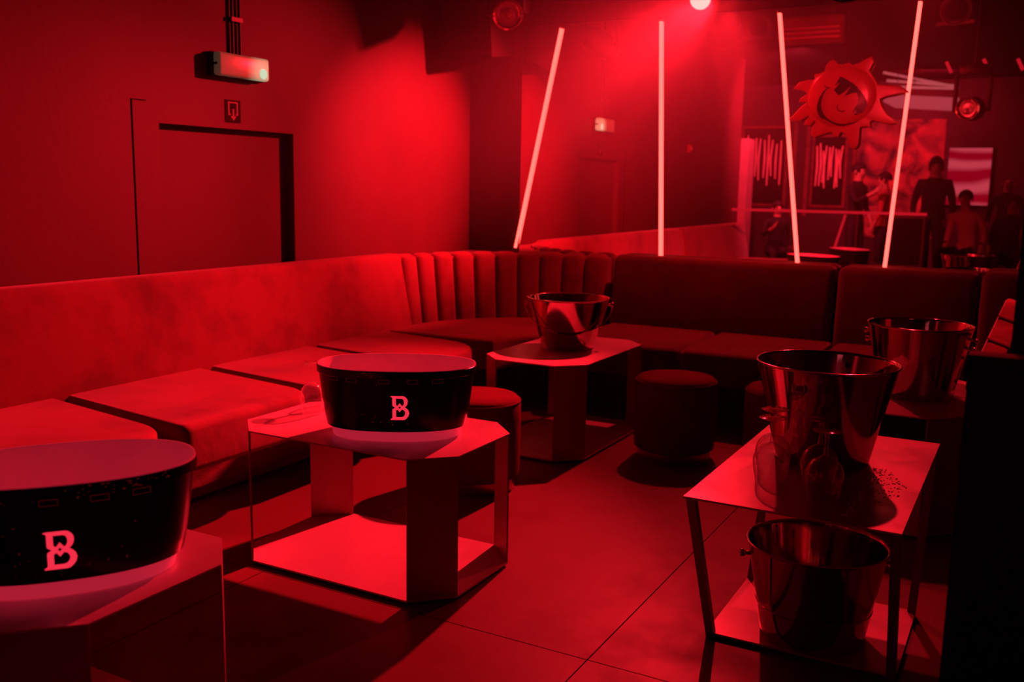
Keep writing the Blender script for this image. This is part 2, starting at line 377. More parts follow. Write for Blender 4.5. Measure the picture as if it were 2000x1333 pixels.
# padded cap that fills the corner behind the channels
ol = [(XL+.005, 4.93)] + [(ccx+(rr+.05)*math.cos(PI-k*PI/16), ccy+(rr+.05)*math.sin(PI-k*PI/16)*.985) for k in range(0, 9)] + [(-2.48, YM-.01), (XL+.005, YM-.01)]
prism('corner_cap', ol, .3, .845, 'velvet', sc_, bev=.012, seg=2)
ol = [(ccx+(rr+.0)*math.cos(PI-k*PI/24), ccy+(rr+.0)*math.sin(PI-k*PI/24)*.97) for k in range(0, 13)] + [(-2.43, 4.98)] + \
     [(-2.43+.22*math.cos(PI/2+k*PI/16), 4.76+.22*math.sin(PI/2+k*PI/16)) for k in range(0, 8)] + [(-2.66, 4.65), (-3.41, 4.65)]
prism('seat_cushion', ol, .255, .438, 'velvet', sc_, bev=.03, seg=4)
ol2 = [(-3.35, 4.66), (-3.35, 5.2), (-2.95, 5.7), (-2.45, 5.7), (-2.45, 5.28), (-2.8, 4.95), (-2.93, 4.66)]
prism('plinth', ol2[::-1], .0, .27, 'velvet_dark', sc_, bev=.01, seg=2)
sb = thing('banquette_sofa', 'dark velvet banquette with its back against the mirror, glowing tubes standing on it', 'sofa', (0, 0, 0))
for x0, x1 in ((-2.40, -1.70), (-1.68, -1.01), (-.985, -.30)):
    ol = fillet([(x0, 5.76), (x1, 5.76), (x1, 4.95), (x0, 4.95)], (0, 0, .09, .09))
    prism('seat_cushion', ol, .255, .438, 'velvet_dark', sb, bev=.03, seg=4)
for x0, x1 in ((-2.42, -1.03), (-1.012, -.27)):
    back('backrest', sb, x0, x1, .07, axis='x', depth=(5.72, YM-.002), m='velvet_dark')
box('plinth', -2.40, -.28, 5.25, 5.8, 0, .262, 'velvet_dark', sb, bev=.01)
sr = thing('end_sofa', 'short quilted sofa end at the far right beside the black partition', 'sofa', (0, 0, 0))
back('backrest', sr, -.255, -.02, .07, axis='x', depth=(5.66, YM-.002), m='velvet_dark', z1=.89)
box('plinth', -.16, .5, 4.35, 5.6, 0, .26, 'velvet_dark', sr, bev=.01)
box('seat_cushion', -.17, .5, 4.32, 5.64, .262, .44, 'velvet_dark', sr, bev=.03)
# slanted quilted side panel, brightened by an added spot
Rq = Matrix.Translation((-.125, 4.30, .66)) @ Matrix.Rotation(math.radians(18), 4, 'Y')
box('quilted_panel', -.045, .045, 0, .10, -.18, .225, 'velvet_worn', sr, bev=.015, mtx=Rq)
for k in range(4):
    z = -.15+k*.1
    box('quilting_ridge', -.046, .046, -.006, .0, z, z+.006, 'velvet_dark', sr, mtx=Rq)

# ------------------------------------------------------------------ oval tubs with the B mark
Bo = [(595,265),(640,250),(980,250),(1040,265),(1090,310),(1125,370),(1132,430),(1120,500),(1090,560),(1040,610),(1100,650),(1150,710),(1175,800),(1150,890),(1100,960),(1040,1010),(980,1020),(600,1020),(600,990),(635,975),(655,940),(655,690),(670,665),(740,625),(670,575),(655,545),(655,310),(640,290)]
Bh = [[(770,330),(940,330),(985,350),(1010,400),(1015,470),(995,540),(955,570),(880,475),(820,560),(790,560),(770,525)],
      [(880,580),(920,620),(880,660),(840,620)],
      [(770,925),(770,715),(815,680),(880,765),(950,680),(1000,695),(1040,740),(1050,800),(1035,860),(990,910),(940,925)]]
def make_tub(label, x, y, th, table_z, bu, bz, seed):
    t = thing('ice_tub', label, 'ice bucket', (x, y, table_z), th, 'oval black ice tubs with a white foot')
    n = 2.35
    def shell(name, prof, m, ex=n):
        bm = bmesh.new()
        rings = []
        for a, b, z in prof:
            ring = []
            for i in range(72):
                tt = 2*PI*i/72; c, s = math.cos(tt), math.sin(tt)
                ring.append(bm.verts.new((a*math.copysign(abs(c)**(2/ex), c), b*math.copysign(abs(s)**(2/ex), s), z)))
            rings.append(ring)
        for A, B in zip(rings, rings[1:]):
            for i in range(72): bm.faces.new((A[i], A[(i+1) % 72], B[(i+1) % 72], B[i]))
        return bm, rings
    # outside profile half axes at height
    def ab(z):
        f = (z-.036)/(.237-.036); g = f**.8 if f > 0 else 0
        return .233+(.262-.233)*g, .149+(.166-.149)*g
    zs = [.036+.201*k/8 for k in range(9)]
    bm, rg = shell('outer_shell', [(ab(.036)[0]-.012, ab(.036)[1]-.012, .033)] + [(*ab(z), z) for z in zs], 'black')
    bm_obj('outer_shell', bm, 'black', t, auto=40)
    # rim band
    bm, rg = shell('rim_band', [(.263, .167, .213), (.2655, .1695, .215), (.266, .170, .236), (.264, .168, .2375)], 'black')
    bm_obj('rim_band', bm, 'black', t, auto=40)
    bm, rg = shell('liner', [(.264, .168, .2375), (.2635, .1675, .240), (.259, .163, .2395), (.256, .160, .232), (.225, .140, .05), (.20, .115, .042)], 'glowing_white_plastic')
    bm.faces.new(rg[-1][::-1]); bm_obj('liner', bm, 'glowing_white_plastic', t, auto=40)
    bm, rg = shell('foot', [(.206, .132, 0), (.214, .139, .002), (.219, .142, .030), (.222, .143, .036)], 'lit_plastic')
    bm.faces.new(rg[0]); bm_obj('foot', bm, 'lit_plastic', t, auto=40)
    def surf(u, z, off=.0012):
        a, b = ab(z); v = b*(1-abs(u/a)**n)**(1/n); e = .001
        v2 = b*(1-abs((u+e)/a)**n)**(1/n); tx, ty = e, -(v2-v); ln = math.hypot(tx, ty)
        return Vector((u + off*ty/ln*1.0, -v - off*tx/ln, z)), (v2-v)/e
    s = .080/770
    def warp(co):
        u = bu+(co.x-880)*s; z = bz-(co.y-635)*s
        p, _ = surf(u, z, .0006 + (.0012 if co.z > .5 else 0)); return p
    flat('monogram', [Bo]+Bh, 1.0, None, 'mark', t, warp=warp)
    # thin rectangle outlines on the rim and paint chips
    def rim_rect(u0):
        w, h, k = .017, .0065, .0009; z0 = .2045
        lp = [(-w/1, -h), (w/1, -h), (w/1, h), (-w/1, h)]; hl = [(-w+k, -h+k), (w-k, -h+k), (w-k, h-k), (-w+k, h-k)]
        def wp(co):
            p, _ = surf(u0+co.x, z0+co.y, .0006 + (.0008 if co.z > .5 else 0)); return p
        flat('rim_mark', [lp, hl], 1.0, None, 'chip', t, warp=wp)
    for u0 in (-.21, -.14, -.025, .075, .16): rim_rect(u0*.92)
    rg_ = random.Random(seed); bm = bmesh.new()
    spots = [(rg_.gauss(-.05, .05), rg_.gauss(.075, .018)) for _ in range(34)] + [(rg_.uniform(-.15, .18), rg_.uniform(.04, .2)) for _ in range(16)] + \
            [(rg_.uniform(-.2, .2), rg_.uniform(.206, .212)) for _ in range(12)]
    spots += [(rg_.gauss(.13 if seed > 5 else -.08, .05), rg_.uniform(.214, .236)) for _ in range(46 if seed > 5 else 26)]
    for u, z in spots:
        if abs(u) > .2 or not .038 < z < .237 or (abs(u-bu) < .05 and abs(z-bz) < .045): continue
        r = rg_.choice((.0005, .0006, .0009, .0012, .002)); sq = rg_.uniform(.5, 2.2); a0 = rg_.random()*3
        vsx = []
        for k in range(5):
            q = a0+k*2*PI/5; rad = r*rg_.uniform(.6, 1.3)
            vsx.append(bm.verts.new(surf(u+rad*(2.2 if z > .213 else 1)*math.cos(q), z+rad*min(sq, 1.2 if z > .213 else 9)*math.sin(q), .0008 if z < .213 else .0052)[0]))
        bm.faces.new(vsx)
    ch = bm_obj('paint_chips', bm, 'chip', t); ch['kind'] = 'stuff'
    return t
make_tub('black oval tub with pale letter mark on the middle table, bright inside', -1.852, 2.590, .5, .473, .027, .118, 3)
make_tub('nearest black oval tub with pale letter mark, cut off at the left edge', -1.755, 1.258, .9, .473, -.008, .104, 11)

# ------------------------------------------------------------------ steel buckets
def lathe_bucket(t, h, rb, rt):
    pr = [(0, .004), (rb-.02, .004), (rb-.006, 0), (rb, .008)]
    for k in range(1, 9):
        f = k/8; pr.append((rb+(rt-rb)*(.9*f+.1*f*f)*.985, .008+(h-.014)*f))
    pr += [(rt*.985+.004, h-.006), (rt+.003, h-.004), (rt+.004, h), (rt, h+.002), (rt-.004, h), (rt*.985-.003, h-.008)]
    for k in range(7, -1, -1):
        f = k/8; pr.append((rb+(rt-rb)*(.9*f+.1*f*f)*.985-.003, .01+(h-.014)*f))
    pr.append((0, .011))
    lathe('body', pr, 'steel', t, 72, auto=60)
def rad_at(h, rb, rt, z): f = (z-.008)/(h-.014); return rb+(rt-rb)*(.9*f+.1*f*f)*.985
def knob(t, ang, h, rb, rt, z, s=1.0, nm='knob'):
    r = rad_at(h, rb, rt, z); bm = bmesh.new()
    add_lathe(bm, [(0, -.002), (.007*s, -.002), (.007*s, .008), (.006*s, .012), (.011*s, .016), (.013*s, .022), (.011*s, .028), (0, .031)], 16)
    Rm = Matrix.Rotation(ang, 4, 'Z') @ Matrix.Translation((r, 0, z)) @ Matrix.Rotation(PI/2, 4, 'Y')
    bmesh.ops.transform(bm, matrix=Rm, verts=bm.verts[:]); return bm_obj(nm, bm, 'steel', t, auto=50)
def bucket(label, x, y, z, h, rb, rt, group='round polished steel wine buckets'):
    t = thing('wine_bucket', label, 'ice bucket', (x, y, z), 0, group); lathe_bucket(t, h, rb, rt); return t
# bucket with bail handle
b2 = bucket('steel bucket with drooping bail handle on the table near the sofa corner', -2.125, 4.50, .473, .262, .138, .214)
ea = math.radians(28)
for q in (ea, ea+PI): knob(b2, q, .262, .138, .214, .228, .9, 'ear')
pts = []
ex = Vector((math.cos(ea), math.sin(ea), 0)); fr = Vector((math.sin(ea), -math.cos(ea), 0)); tilt = math.radians(50); Rb = .226
dn = fr*math.sin(tilt) + Vector((0, 0, -math.cos(tilt)))
for k in range(25):
    q = PI*k/24; pts.append(Vector((0, 0, .228)) + ex*math.cos(q)*Rb + dn*math.sin(q)*Rb*.93)
tube('bail_handle', pts, .0035, 'steel', b2, 8)
tube('handle_grip', pts[10:15], .0065, 'black_metal', b2, 8)
# big bucket with medallions
b3 = bucket('large steel bucket with round medallion on the right foreground tabletop, behind the glasses', -.525, 2.935, .498, .300, .138, .205)
def medallion(t, ang, h, rb, rt, z, inner=False):
    r = rad_at(h, rb, rt, z) - (.006 if inner else 0); bm = bmesh.new()
    add_lathe(bm, [(0, 0), (.021, 0), (.0225, .002), (.022, .005), (.0185, .0065), (.0175, .0045), (0, .0045)], 28)
    Rm = Matrix.Translation((0, 0, 0)) @ Matrix.Rotation(ang, 4, 'Z') @ Matrix.Translation((r, 0, z)) @ Matrix.Rotation(PI/2-.22, 4, 'Y')
    bmesh.ops.transform(bm, matrix=Rm, verts=bm.verts[:]); o = bm_obj('medallion', bm, 'steel', t, auto=50)
    cu = D.curves.new('mono', 'FONT'); cu.body = 'LB'; cu.size = .022; cu.extrude = .0012; cu.align_x = 'CENTER'; cu.align_y = 'CENTER'; cu.shear = .25; cu.space_character = .72
    to = D.objects.new('mono', cu); C.objects.link(to); dg = bpy.context.evaluated_depsgraph_get(); me = D.meshes.new_from_object(to.evaluated_get(dg)); D.objects.remove(to)
    me.transform(Matrix.Rotation(ang, 4, 'Z') @ Matrix.Translation((r, 0, z)) @ Matrix.Rotation(PI/2-.22, 4, 'Y') @ Matrix.Translation((0, 0, .0055)) @ Matrix.Rotation(PI/2, 4, 'Z'))
    link('engraved_letters', me, 'black_metal', o); return o
medallion(b3, math.atan2(-.2, -.02)-.10, .300, .138, .205, .245)
knob(b3, math.atan2(.2, .03), .300, .138, .205, .235, .8, 'rivet')
bm = bmesh.new(); add_lathe(bm, [(0, 0), (.008, 0), (.009, .003), (.005, .006), (0, .006)], 16)
an = math.atan2(.2, .03); ri = rad_at(.3, .138, .205, .262)-.004
bmesh.ops.transform(bm, matrix=Matrix.Rotation(an, 4, 'Z') @ Matrix.Translation((ri, 0, .262)) @ Matrix.Rotation(-PI/2, 4, 'Y'), verts=bm.verts[:])
bm_obj('inner_rivet', bm, 'black_metal', b3, auto=50)
b4 = bucket('steel bucket with side knobs on the far right table beside the black partition', -.400, 4.235, .473, .297, .146, .204)
for q in (math.radians(172), math.radians(-8)):
    for dz in (.252, .215): knob(b4, q, .297, .146, .204, dz, .9)
b5 = bucket('dark steel bucket standing on the lower shelf of the right foreground table', -.487, 2.760, .016, .280, .148, .197)
for q in (math.radians(200), math.radians(20)): knob(b5, q, .28, .148, .197, .232, 1.0)
tube('bottom_groove', [(.1635*math.cos(2*PI*k/60), .1635*math.sin(2*PI*k/60), .098) for k in range(60)], .0015, 'steel', b5, 5, closed=True)

# ------------------------------------------------------------------ wine glasses, upside down
def make_glass(label, x, y, z, s=1.0, rb=.05, group='upturned wine glasses'):
    t = thing('wine_glass', label, 'glass', (x, y, z), random.random()*6, group)
    h = .188*s
    bowl = [(rb*.80, 0), (rb*.87, .02*s), (rb*.97, .045*s), (rb, .06*s), (rb*.97, .075*s), (rb*.84, .092*s), (rb*.6, .106*s), (rb*.3, .114*s), (.006, .118*s)]
    lathe('bowl', bowl, 'glass', t, 40, auto=80)
    lathe('stem', [(.0035, .1165*s), (.0085, .118*s), (.0056, .126*s), (.0048, .15*s), (.0056, h-.012), (.008, h-.006), (.006, h-.005)], 'glass', t, 16, auto=80)
    lathe('glass_foot', [(0, h-.006), (.008, h-.0055), (.025, h-.003), (.037*s, h-.0018), (.0385*s, h-.0008), (.037*s, h), (0, h)], 'glass', t, 40, auto=80)
    return t
make_glass('upturned wine glass at the left edge of the middle table, beside the black tub', -2.262, 2.635, .473, 1.0, .043)
make_glass('upturned wine glass behind the black tub on the middle table, only its foot showing', -2.285, 2.775, .473, 1.0, .043)
make_glass('upturned wine glass at front left on the right foreground table', -.597, 2.600, .498, 1.0, .050)
make_glass('upturned wine glass just behind the front left glass, before the big bucket', -.618, 2.707, .498, 1.0, .050)
make_glass('frontmost upturned wine glass on the right foreground table, nearest its front edge', -.443, 2.545, .498, .98, .050)
make_glass('upturned wine glass between the frontmost glass and the big bucket', -.478, 2.652, .498, 1.0, .050)

# ------------------------------------------------------------------ glowing tubes standing on the sofa back
yt = YM-.0145
def led(label, xb, xt, zb=.872, zt=2.345, y0=yt, y1=yt, cap=False):
    t = thing('light_tube', label, 'light tube', (xb, y0, zb), 0, 'glowing tubes against the mirror')
    tube('glowing_tube', [(0, 0, 0), ((xt-xb)*.993, (y1-y0)*.993, (zt-zb)*.993)], .0095, 'tube', t, 16)
    tube('end_cap', [((xt-xb)*.993, (y1-y0)*.993, (zt-zb)*.993), (xt-xb, y1-y0, zt-zb)], .0135, 'steel_trim' if not cap else 'lens', t, 16)
    return t
led('leftmost glowing tube, leaning to the right at the sofa corner', -3.212, -2.895, .878, 2.345, cap=False)
led('upright glowing tube, second from the left', -2.145, -2.205)
led('glowing tube leaning left, crossed by a ray of the sunglasses sun', -1.275, -1.472)
led('rightmost glowing tube, leaning to the right beyond the sun', -.778, -.700, .87, 2.355)

# ------------------------------------------------------------------ the stage lamp at the mirror top
sl_ = thing('stage_lamp', 'round stage lamp shining from the top edge of the mirror', 'stage lamp', tuple(LAMP))
dv = (Vector((-1.6, 3.0, 1.3))-LAMP).normalized(); q = dv.to_track_quat('Z', 'Y').to_matrix().to_4x4()
def lam(name, prof, m):
    bm = bmesh.new(); add_lathe(bm, prof, 28); bmesh.ops.transform(bm, matrix=q, verts=bm.verts[:]); return bm_obj(name, bm, m, sl_, auto=40)
lam('lens', [(0, -.022), (.02, -.025), (.04, -.036), (.055, -.055), (.062, -.08), (.060, -.1)], 'lens')
lam('housing', [(.0655, -.088), (.066, -.13), (.05, -.18), (0, -.19)], 'black_metal')
box('bracket', -.008, .008, -.02, .02, .03, ZC-LAMP.z, 'black_metal', sl_)
# moving heads / speakers
def speaker(label, x, y, z, w, d, h, rz, tilt=.2, woof=True, group='black loudspeakers hung from the ceiling'):
    t = thing('loudspeaker', label, 'loudspeaker', (x, y, z), rz, group)
    R = Matrix.Rotation(tilt, 4, 'X')
    box('cabinet', -w/2, w/2, -d/2, d/2, -h/2, h/2, 'black_matte', t, bev=.015, mtx=R)
    if woof:
        bm = bmesh.new(); rw = min(w, h)*.38
        add_lathe(bm, [(rw, 0), (rw*1.0, .008), (rw*.9, .008), (rw*.4, -.02), (0, -.01)], 28)
        bmesh.ops.transform(bm, matrix=R @ Matrix.Translation((0, -d/2-.001, -h*.08)) @ Matrix.Rotation(PI/2, 4, 'X'), verts=bm.verts[:]); bm_obj('woofer', bm, 'black_metal', t, auto=40)
        box('grille', -w/2+.02, w/2-.02, -d/2-.004, -d/2, -h/2+.02, -h/2+.05, 'black_metal', t, mtx=R)
    box('bracket', -.02, .02, -.02, .02, 0, ZC-z, 'black_metal', t)
    return t
speaker('big black loudspeaker hung in the corner above the curved sofa', -3.37, 5.58, 2.44, .38, .36, .62, .12, .15)
speaker('small black loudspeaker on the ceiling near the corner sofa', -2.43, 2.84, 2.78, .31, .28, .29, 2.8, .1)
speaker('black loudspeaker hung over the right side of the room', -.75, 2.84, 2.82, .33, .3, .32, 3.3, .1)
def mover(label, x, y, z, aim):
    t = thing('moving_head_light', label, 'stage light', (x, y, z), 0, 'black moving-head stage lights')
    box('base', -.11, .11, -.09, .09, .26, .34, 'black_metal', t, bev=.01)
    for s in (-1, 1): box('yoke_arm', s*.125-.015, s*.125+.015, -.04, .04, -.02, .30, 'black_metal', t, bev=.005)
    q = Vector(aim).normalized().to_track_quat('Z', 'Y').to_matrix().to_4x4()
    bm = bmesh.new(); add_lathe(bm, [(0, -.15), (.07, -.14), (.095, -.06), (.09, .06), (.085, .12)], 28); bmesh.ops.transform(bm, matrix=q, verts=bm.verts[:]); bm_obj('lamp_head', bm, 'black_metal', t, auto=40)
    bm = bmesh.new(); add_lathe(bm, [(.088, .118), (.09, .128), (.078, .13), (.07, .112), (.03, .105), (0, .118)], 28); bmesh.ops.transform(bm, matrix=q, verts=bm.verts[:]); bm_obj('lens_ring', bm, 'steel', t, auto=40)
    tube('hanging_rod', [(0, 0, .34), (0, 0, ZC-z)], .012, 'black_metal', t, 8)
    return t
mover('moving-head light hanging left of the leftmost glowing tube', -2.93, 5.22, 2.34, (.7, -1, -.45))
mover('moving-head light hanging over the right side, seen in the mirror', -.585, 3.12, 1.98, (-.44, 2.57, -.13))

# ------------------------------------------------------------------ emergency luminaire, conduit, sign
el = thing('emergency_light', 'white emergency light box above the door on the left wall', 'emergency light', (XL, 3.655, 1.862))
box('back_box', 0, .03, -.18, .18, -.058, .058, 'black_metal', el, bev=.006)
m, N, L, b = node_mat('emergency_diffuser'); b.inputs['Base Color'].default_value = (.42, .20, .23, 1); b.inputs['Roughness'].default_value = .3
tc = N.new('ShaderNodeTexCoord'); mp = N.new('ShaderNodeVectorMath'); mp.operation = 'DISTANCE'; mp.inputs[1].default_value = (.06, .128, -.018)
L.new(tc.outputs['Object'], mp.inputs[0]); rg = N.new('ShaderNodeMapRange'); rg.inputs['From Min'].default_value = .025; rg.inputs['From Max'].default_value = .13; rg.inputs['To Min'].default_value = 1; rg.inputs['To Max'].default_value = .07
rg.interpolation_type = 'SMOOTHSTEP'; L.new(mp.outputs['Value'], rg.inputs['Value'])
b.inputs['Emission Color'].default_value = (.42, .50, .30, 1); ml = N.new('ShaderNodeMath'); ml.operation = 'MULTIPLY'; ml.inputs[1].default_value = .62
L.new(rg.outputs['Result'], ml.inputs[0]); L.new(ml.outputs[0], b.inputs['Emission Strength'])
box('diffuser', .028, .075, -.172, .172, -.055, .055, m, el, bev=.014, seg=3)
bm = bmesh.new(); add_lathe(bm, [(.026, 0), (.026, .003), (.015, .006), (0, .006)], 24)
bmesh.ops.transform(bm, matrix=Matrix.Translation((.0745, .125, -.022)) @ Matrix.Rotation(PI/2, 4, 'Y'), verts=bm.verts[:])
bm_obj('lamp_spot', bm, emis('pilot_lamp', (.62, .70, .48), 1.0), el, auto=40)
for yy in (-.165, .165): box('screw_lug', .028, .06, yy-.01, yy+.01, -.006, .006, 'black_metal', el)
cd = thing('cable_conduit', 'pair of thin dark conduits running up from the emergency light', 'conduit', (XL, 3.655, 1.92))
for dy in (-.021, .028): tube('pipe', [(.014, dy, 0), (.014, dy, ZC-1.92)], .0085, 'black_metal', cd, 10)
for zz in (.16, .7): box('clip', 0, .026, -.034, .041, zz, zz+.02, 'black_metal', cd)
es_ = thing('exit_sign', 'small square exit pictogram with down arrow above the door', 'sign', (XL, 3.635, 1.647))
box('plate', .0, .003, -.052, .052, -.055, .055, mat('sign_plate', (.03, .012, .022), .8, spec=.1), es_)
sg = lambda loops: [[((x-672)/1920, -(y-1070)/2590) for x, y in l] for l in loops]
Rs = Matrix(((0, 0, 1, .003), (1, 0, 0, 0), (0, 1, 0, 0), (0, 0, 0, 1)))
mk = mat('sign_print', (.2, .08, .09), .5)
flat('door_outline', sg([[(608,950),(735,950),(735,1120),(705,1120),(705,1100),(718,1100),(718,968),(625,968),(625,1100),(640,1100),(640,1120),(608,1120)]]), .001, Rs, mk, es_)
flat('arrow', sg([[(665,1040),(685,1040),(685,1130),(712,1130),(675,1190),(638,1130),(665,1130)]]), .001, Rs, mk, es_)

# ------------------------------------------------------------------ sun with sunglasses, hanging before the mirror
sn = thing('sun_ornament', 'smiling inflatable sun wearing sunglasses, hung before the mirror', 'sun ornament', (-1.08, YM-.027, 1.838))
sc1 = .000452
def sp_(p): return ((p[0]-865)*sc1, -(p[1]-630)*sc1 - (p[0]-865)*sc1*.03)
ray = [(640,300),(650,240),(680,190),(740,158),(775,190),(800,215),(870,225),(925,195),(980,232),(1060,200),(1150,150),(1200,130),(1230,190),(1210,240),(1180,300),(1240,380),(1300,470),(1400,480),(1560,488),(1630,530),(1672,568),(1540,590),(1400,620),(1330,650),(1370,740),(1430,830),(1540,910),(1552,945),(1480,960),(1380,940),(1270,910),(1235,930),(1250,1000),(1190,990),(1120,1000),(1118,1200),(1095,1255),(1060,1272),(1010,1250),(980,1130),(920,1070),(890,1062),(860,1120),(800,1120),(780,1060),(700,1085),(600,1120),(555,1142),(520,1100),(525,1010),(570,935),(550,930),(500,990),(420,985),(440,920),(485,870),(470,865),(380,925),(290,935),(215,912),(250,885),(300,830),(380,740),(440,700),(420,690),(340,695),(360,640),(440,585),(430,570),(370,540),(320,528),(255,525),(330,440),(440,412),(550,410),(520,380),(510,340),(580,330)]
Rn = Matrix(((1, 0, 0, 0), (0, 0, -1, 0), (0, 1, 0, 0), (0, 0, 0, 1)))   # local xy -> xz, thickness towards -y
M['sun'] = mat('sun_vinyl', (.34, .05, .05), .28, col2=(.28, .04, .04), scale=5)
bm = bmesh.new(); vsn = [bm.verts.new((*sp_(p), 0)) for p in ray]; f = bm.faces.new(vsn)
ex_ = bmesh.ops.extrude_face_region(bm, geom=[f]); nv = [v for v in ex_['geom'] if isinstance(v, bmesh.types.BMVert)]
bmesh.ops.translate(bm, verts=nv, vec=(0, 0, .018)); bmesh.ops.recalc_face_normals(bm, faces=bm.faces[:])
bmesh.ops.bevel(bm, geom=[e for e in bm.edges if abs(e.verts[0].co.z-e.verts[1].co.z) < 1e-6], offset=.006, segments=3, profile=.6, affect='EDGES')
bmesh.ops.transform(bm, matrix=Rn, verts=bm.verts[:]); bm_obj('rays', bm, 'sun', sn, auto=60)
bm = bmesh.new(); pr = [(.0, .040), (.05, .0395), (.1, .038), (.14, .035), (.17, .029), (.186, .021), (.190, .015), (.186, .008)]
add_lathe(bm, pr, 56)
for v in bm.verts: v.co.y *= .885
bmesh.ops.transform(bm, matrix=Rn @ Matrix.Translation((0, .006, 0)), verts=bm.verts[:]); bm_obj('face', bm, 'sun', sn, smooth=True)
tube('seam', [(.191*math.cos(2*PI*k/56), -.017, .006+.169*math.sin(2*PI*k/56)) for k in range(56)], .0035, 'sun', sn, 6, closed=True)
def facez(x, y):
    r = math.hypot(x, (y-.006)/.885)
    for (r0, z0), (r1, z1) in zip(pr, pr[1:]):
        if r0 <= r <= r1: return z0+(z1-z0)*(r-r0)/(r1-r0)
    return .03
def wsun(co): 
    z = facez(co.x, co.y); return Vector((co.x, -(z+.0015 + (.003 if co.z > .5 else 0)), co.y))
def dens(lp, step=.012):
    o = []
    for i, a in enumerate(lp):
        b_ = lp[(i+1) % len(lp)]; n = max(1, int(math.hypot(b_[0]-a[0], b_[1]-a[1])/step))
        o += [(a[0]+(b_[0]-a[0])*k/n, a[1]+(b_[1]-a[1])*k/n) for k in range(n)]
    return o
def face_shape(name, pts_, m):
    lp = dens([sp_(p) for p in pts_])
    return flat(name, [lp], 1.0, None, m, sn, warp=wsun)
face_shape('sunglasses', [(850,375),(930,415),(1020,470),(1110,560),(1170,640),(1200,735),(1150,815),(1060,852),(1030,800),(1070,720),(1088,640),(1060,578),(1000,583),(915,622),(950,560),(985,490),(920,560),(845,612),(780,545),(850,450),(790,490)], 'black')
face_shape('smile', [(700,512),(650,560),(605,640),(583,720),(583,790),(610,860),(650,900),(700,915),(770,950),(850,985),(930,985),(1010,965),(1090,925),(1010,950),(930,965),(850,958),(780,935),(720,895),(670,840),(640,770),(633,700),(645,630),(670,570),(705,520)], 'black')
face_shape('cheek_line', [(655,480),(690,505),(735,512),(735,522),(685,518),(652,490)], 'black')
face_shape('nose_line', [(850,725),(838,760),(852,790),(895,805),(940,790),(942,797),(895,816),(845,797),(828,762),(842,725)], 'black')
tube('hanging_string', [(.0, -.01, .15), (.0, -.01, ZC-1.832)], .0012, 'black_metal', sn, 5)

# ------------------------------------------------------------------ black partition and column at the right edge
cb = thing('black_partition', 'tall plain black partition panel cropped at the right edge of the picture', 'partition', (.5, 1.93, 0))
box('panel', -.594, 1.15, -.02, .02, .04, 1.0, 'black_matte', cb)
box('top_rail', -.596, 1.15, -.028, .028, .996, 1.013, 'black_matte', cb, bev=.003)
for x in (-.5, 1.0): box('foot', x, x+.05, -.15, .15, 0, .04, 'black_matte', cb)
box('wall_column', -.030, .40, 1.99, 2.30, 0, ZC, 'black_matte', kind=S)

# ------------------------------------------------------------------ what stands behind the camera and shows in the mirror
rl = thing('glowing_railing', 'low railing with a glowing red top bar behind the tables, seen in the mirror', 'railing', (-2.16, .54, 0))
box('top_bar', -1.07, 1.06, -.02, .02, 1.062, 1.092, 'rail', rl)
for x in (-.36, .35, 1.04): box('post', x-.012, x+.012, -.012, .012, 0, 1.062, 'black_metal', rl)
box('lower_bar', -.36, 1.04, -.01, .01, .50, .52, 'black_metal', rl)
tb = thing('light_tube', 'short glowing tube leaning on the railing, seen in the mirror', 'light tube', (-1.935, .575, 1.05))
tube('glowing_tube', [(0, 0, 0), (-.105, .0, -.42)], .014, 'rail', tb, 12)
tube('end_cap', [(-.105, 0, -.42), (-.11, 0, -.44)], .015, 'black_metal', tb, 12)
tube('lower_rod', [(-.11, 0, -.44), (-.125, 0, -1.05)], .008, 'black_metal', tb, 8)
bk = thing('black_cabinet', 'black cabinet closing the right end of the glowing railing, seen in the mirror', 'cabinet', (-1.3, .30, 0))
box('body', -.21, .21, -.2, .2, 0, 1.03, 'black_matte', bk, bev=.006); box('cabinet_top', -.22, .22, -.21, .21, 1.03, 1.05, 'black_metal', bk)
box('door_panel', -.19, .19, .2, .21, .05, .98, 'black_matte', bk)
pl_ = box('white_pillar', -3.86, -3.50, -1.32, -1.02, 0, 1.98, 'pillar'); pl_['label'] = 'pale pillar at the end of the left sofa, seen in the mirror'; pl_['category'] = 'pillar'
# posters with red scribbles
def poster(label, x0, x1, z0, z1, y=-4.29, seed=1):
    t = thing('poster_board', label, 'poster', ((x0+x1)/2, y, (z0+z1)/2), 0, 'dark boards with red dripping strokes')
    w, h = (x1-x0)/2, (z1-z0)/2
    box('frame', -w, w, 0, .03, -h, h, 'velvet_worn', t, bev=.004)
    box('board', -w+.04, w-.04, .03, .034, -h+.04, h-.04, 'black_matte', t)
    r = random.Random(seed)
    mm = mat('red_paint_glow', (.85, .35, .38), .5, emit=(1, .03, .06), estr=.22)  # paint colour with an added glow to brighten the strokes
    for k in range(9):
        xx = -w*.72+k*w*1.44/8; zt = h*r.uniform(.55, .78); zb = -h*r.uniform(.15, .5); dx = r.uniform(-.03, .03)
        tube('paint_stroke', [(xx, .036, zt), (xx+dx, .036, (zt+zb)/2), (xx+dx*.3, .036, zb)], [.014, .02, .012], mm, t, 6)
    return t
poster('board with red dripping strokes by the pale pillar, seen in the mirror', -4.50, -3.74, 1.05, 2.35, seed=2)
poster('narrower board with red dripping strokes behind the railing, seen in the mirror', -3.35, -2.80, 1.05, 2.2, seed=5)
for i, x in enumerate((-3.66, -3.45, -2.72)): box('trim_%d' % (i+3), x, x+.05, -4.3, -4.27, .9, 2.5, 'velvet_worn', kind=S)
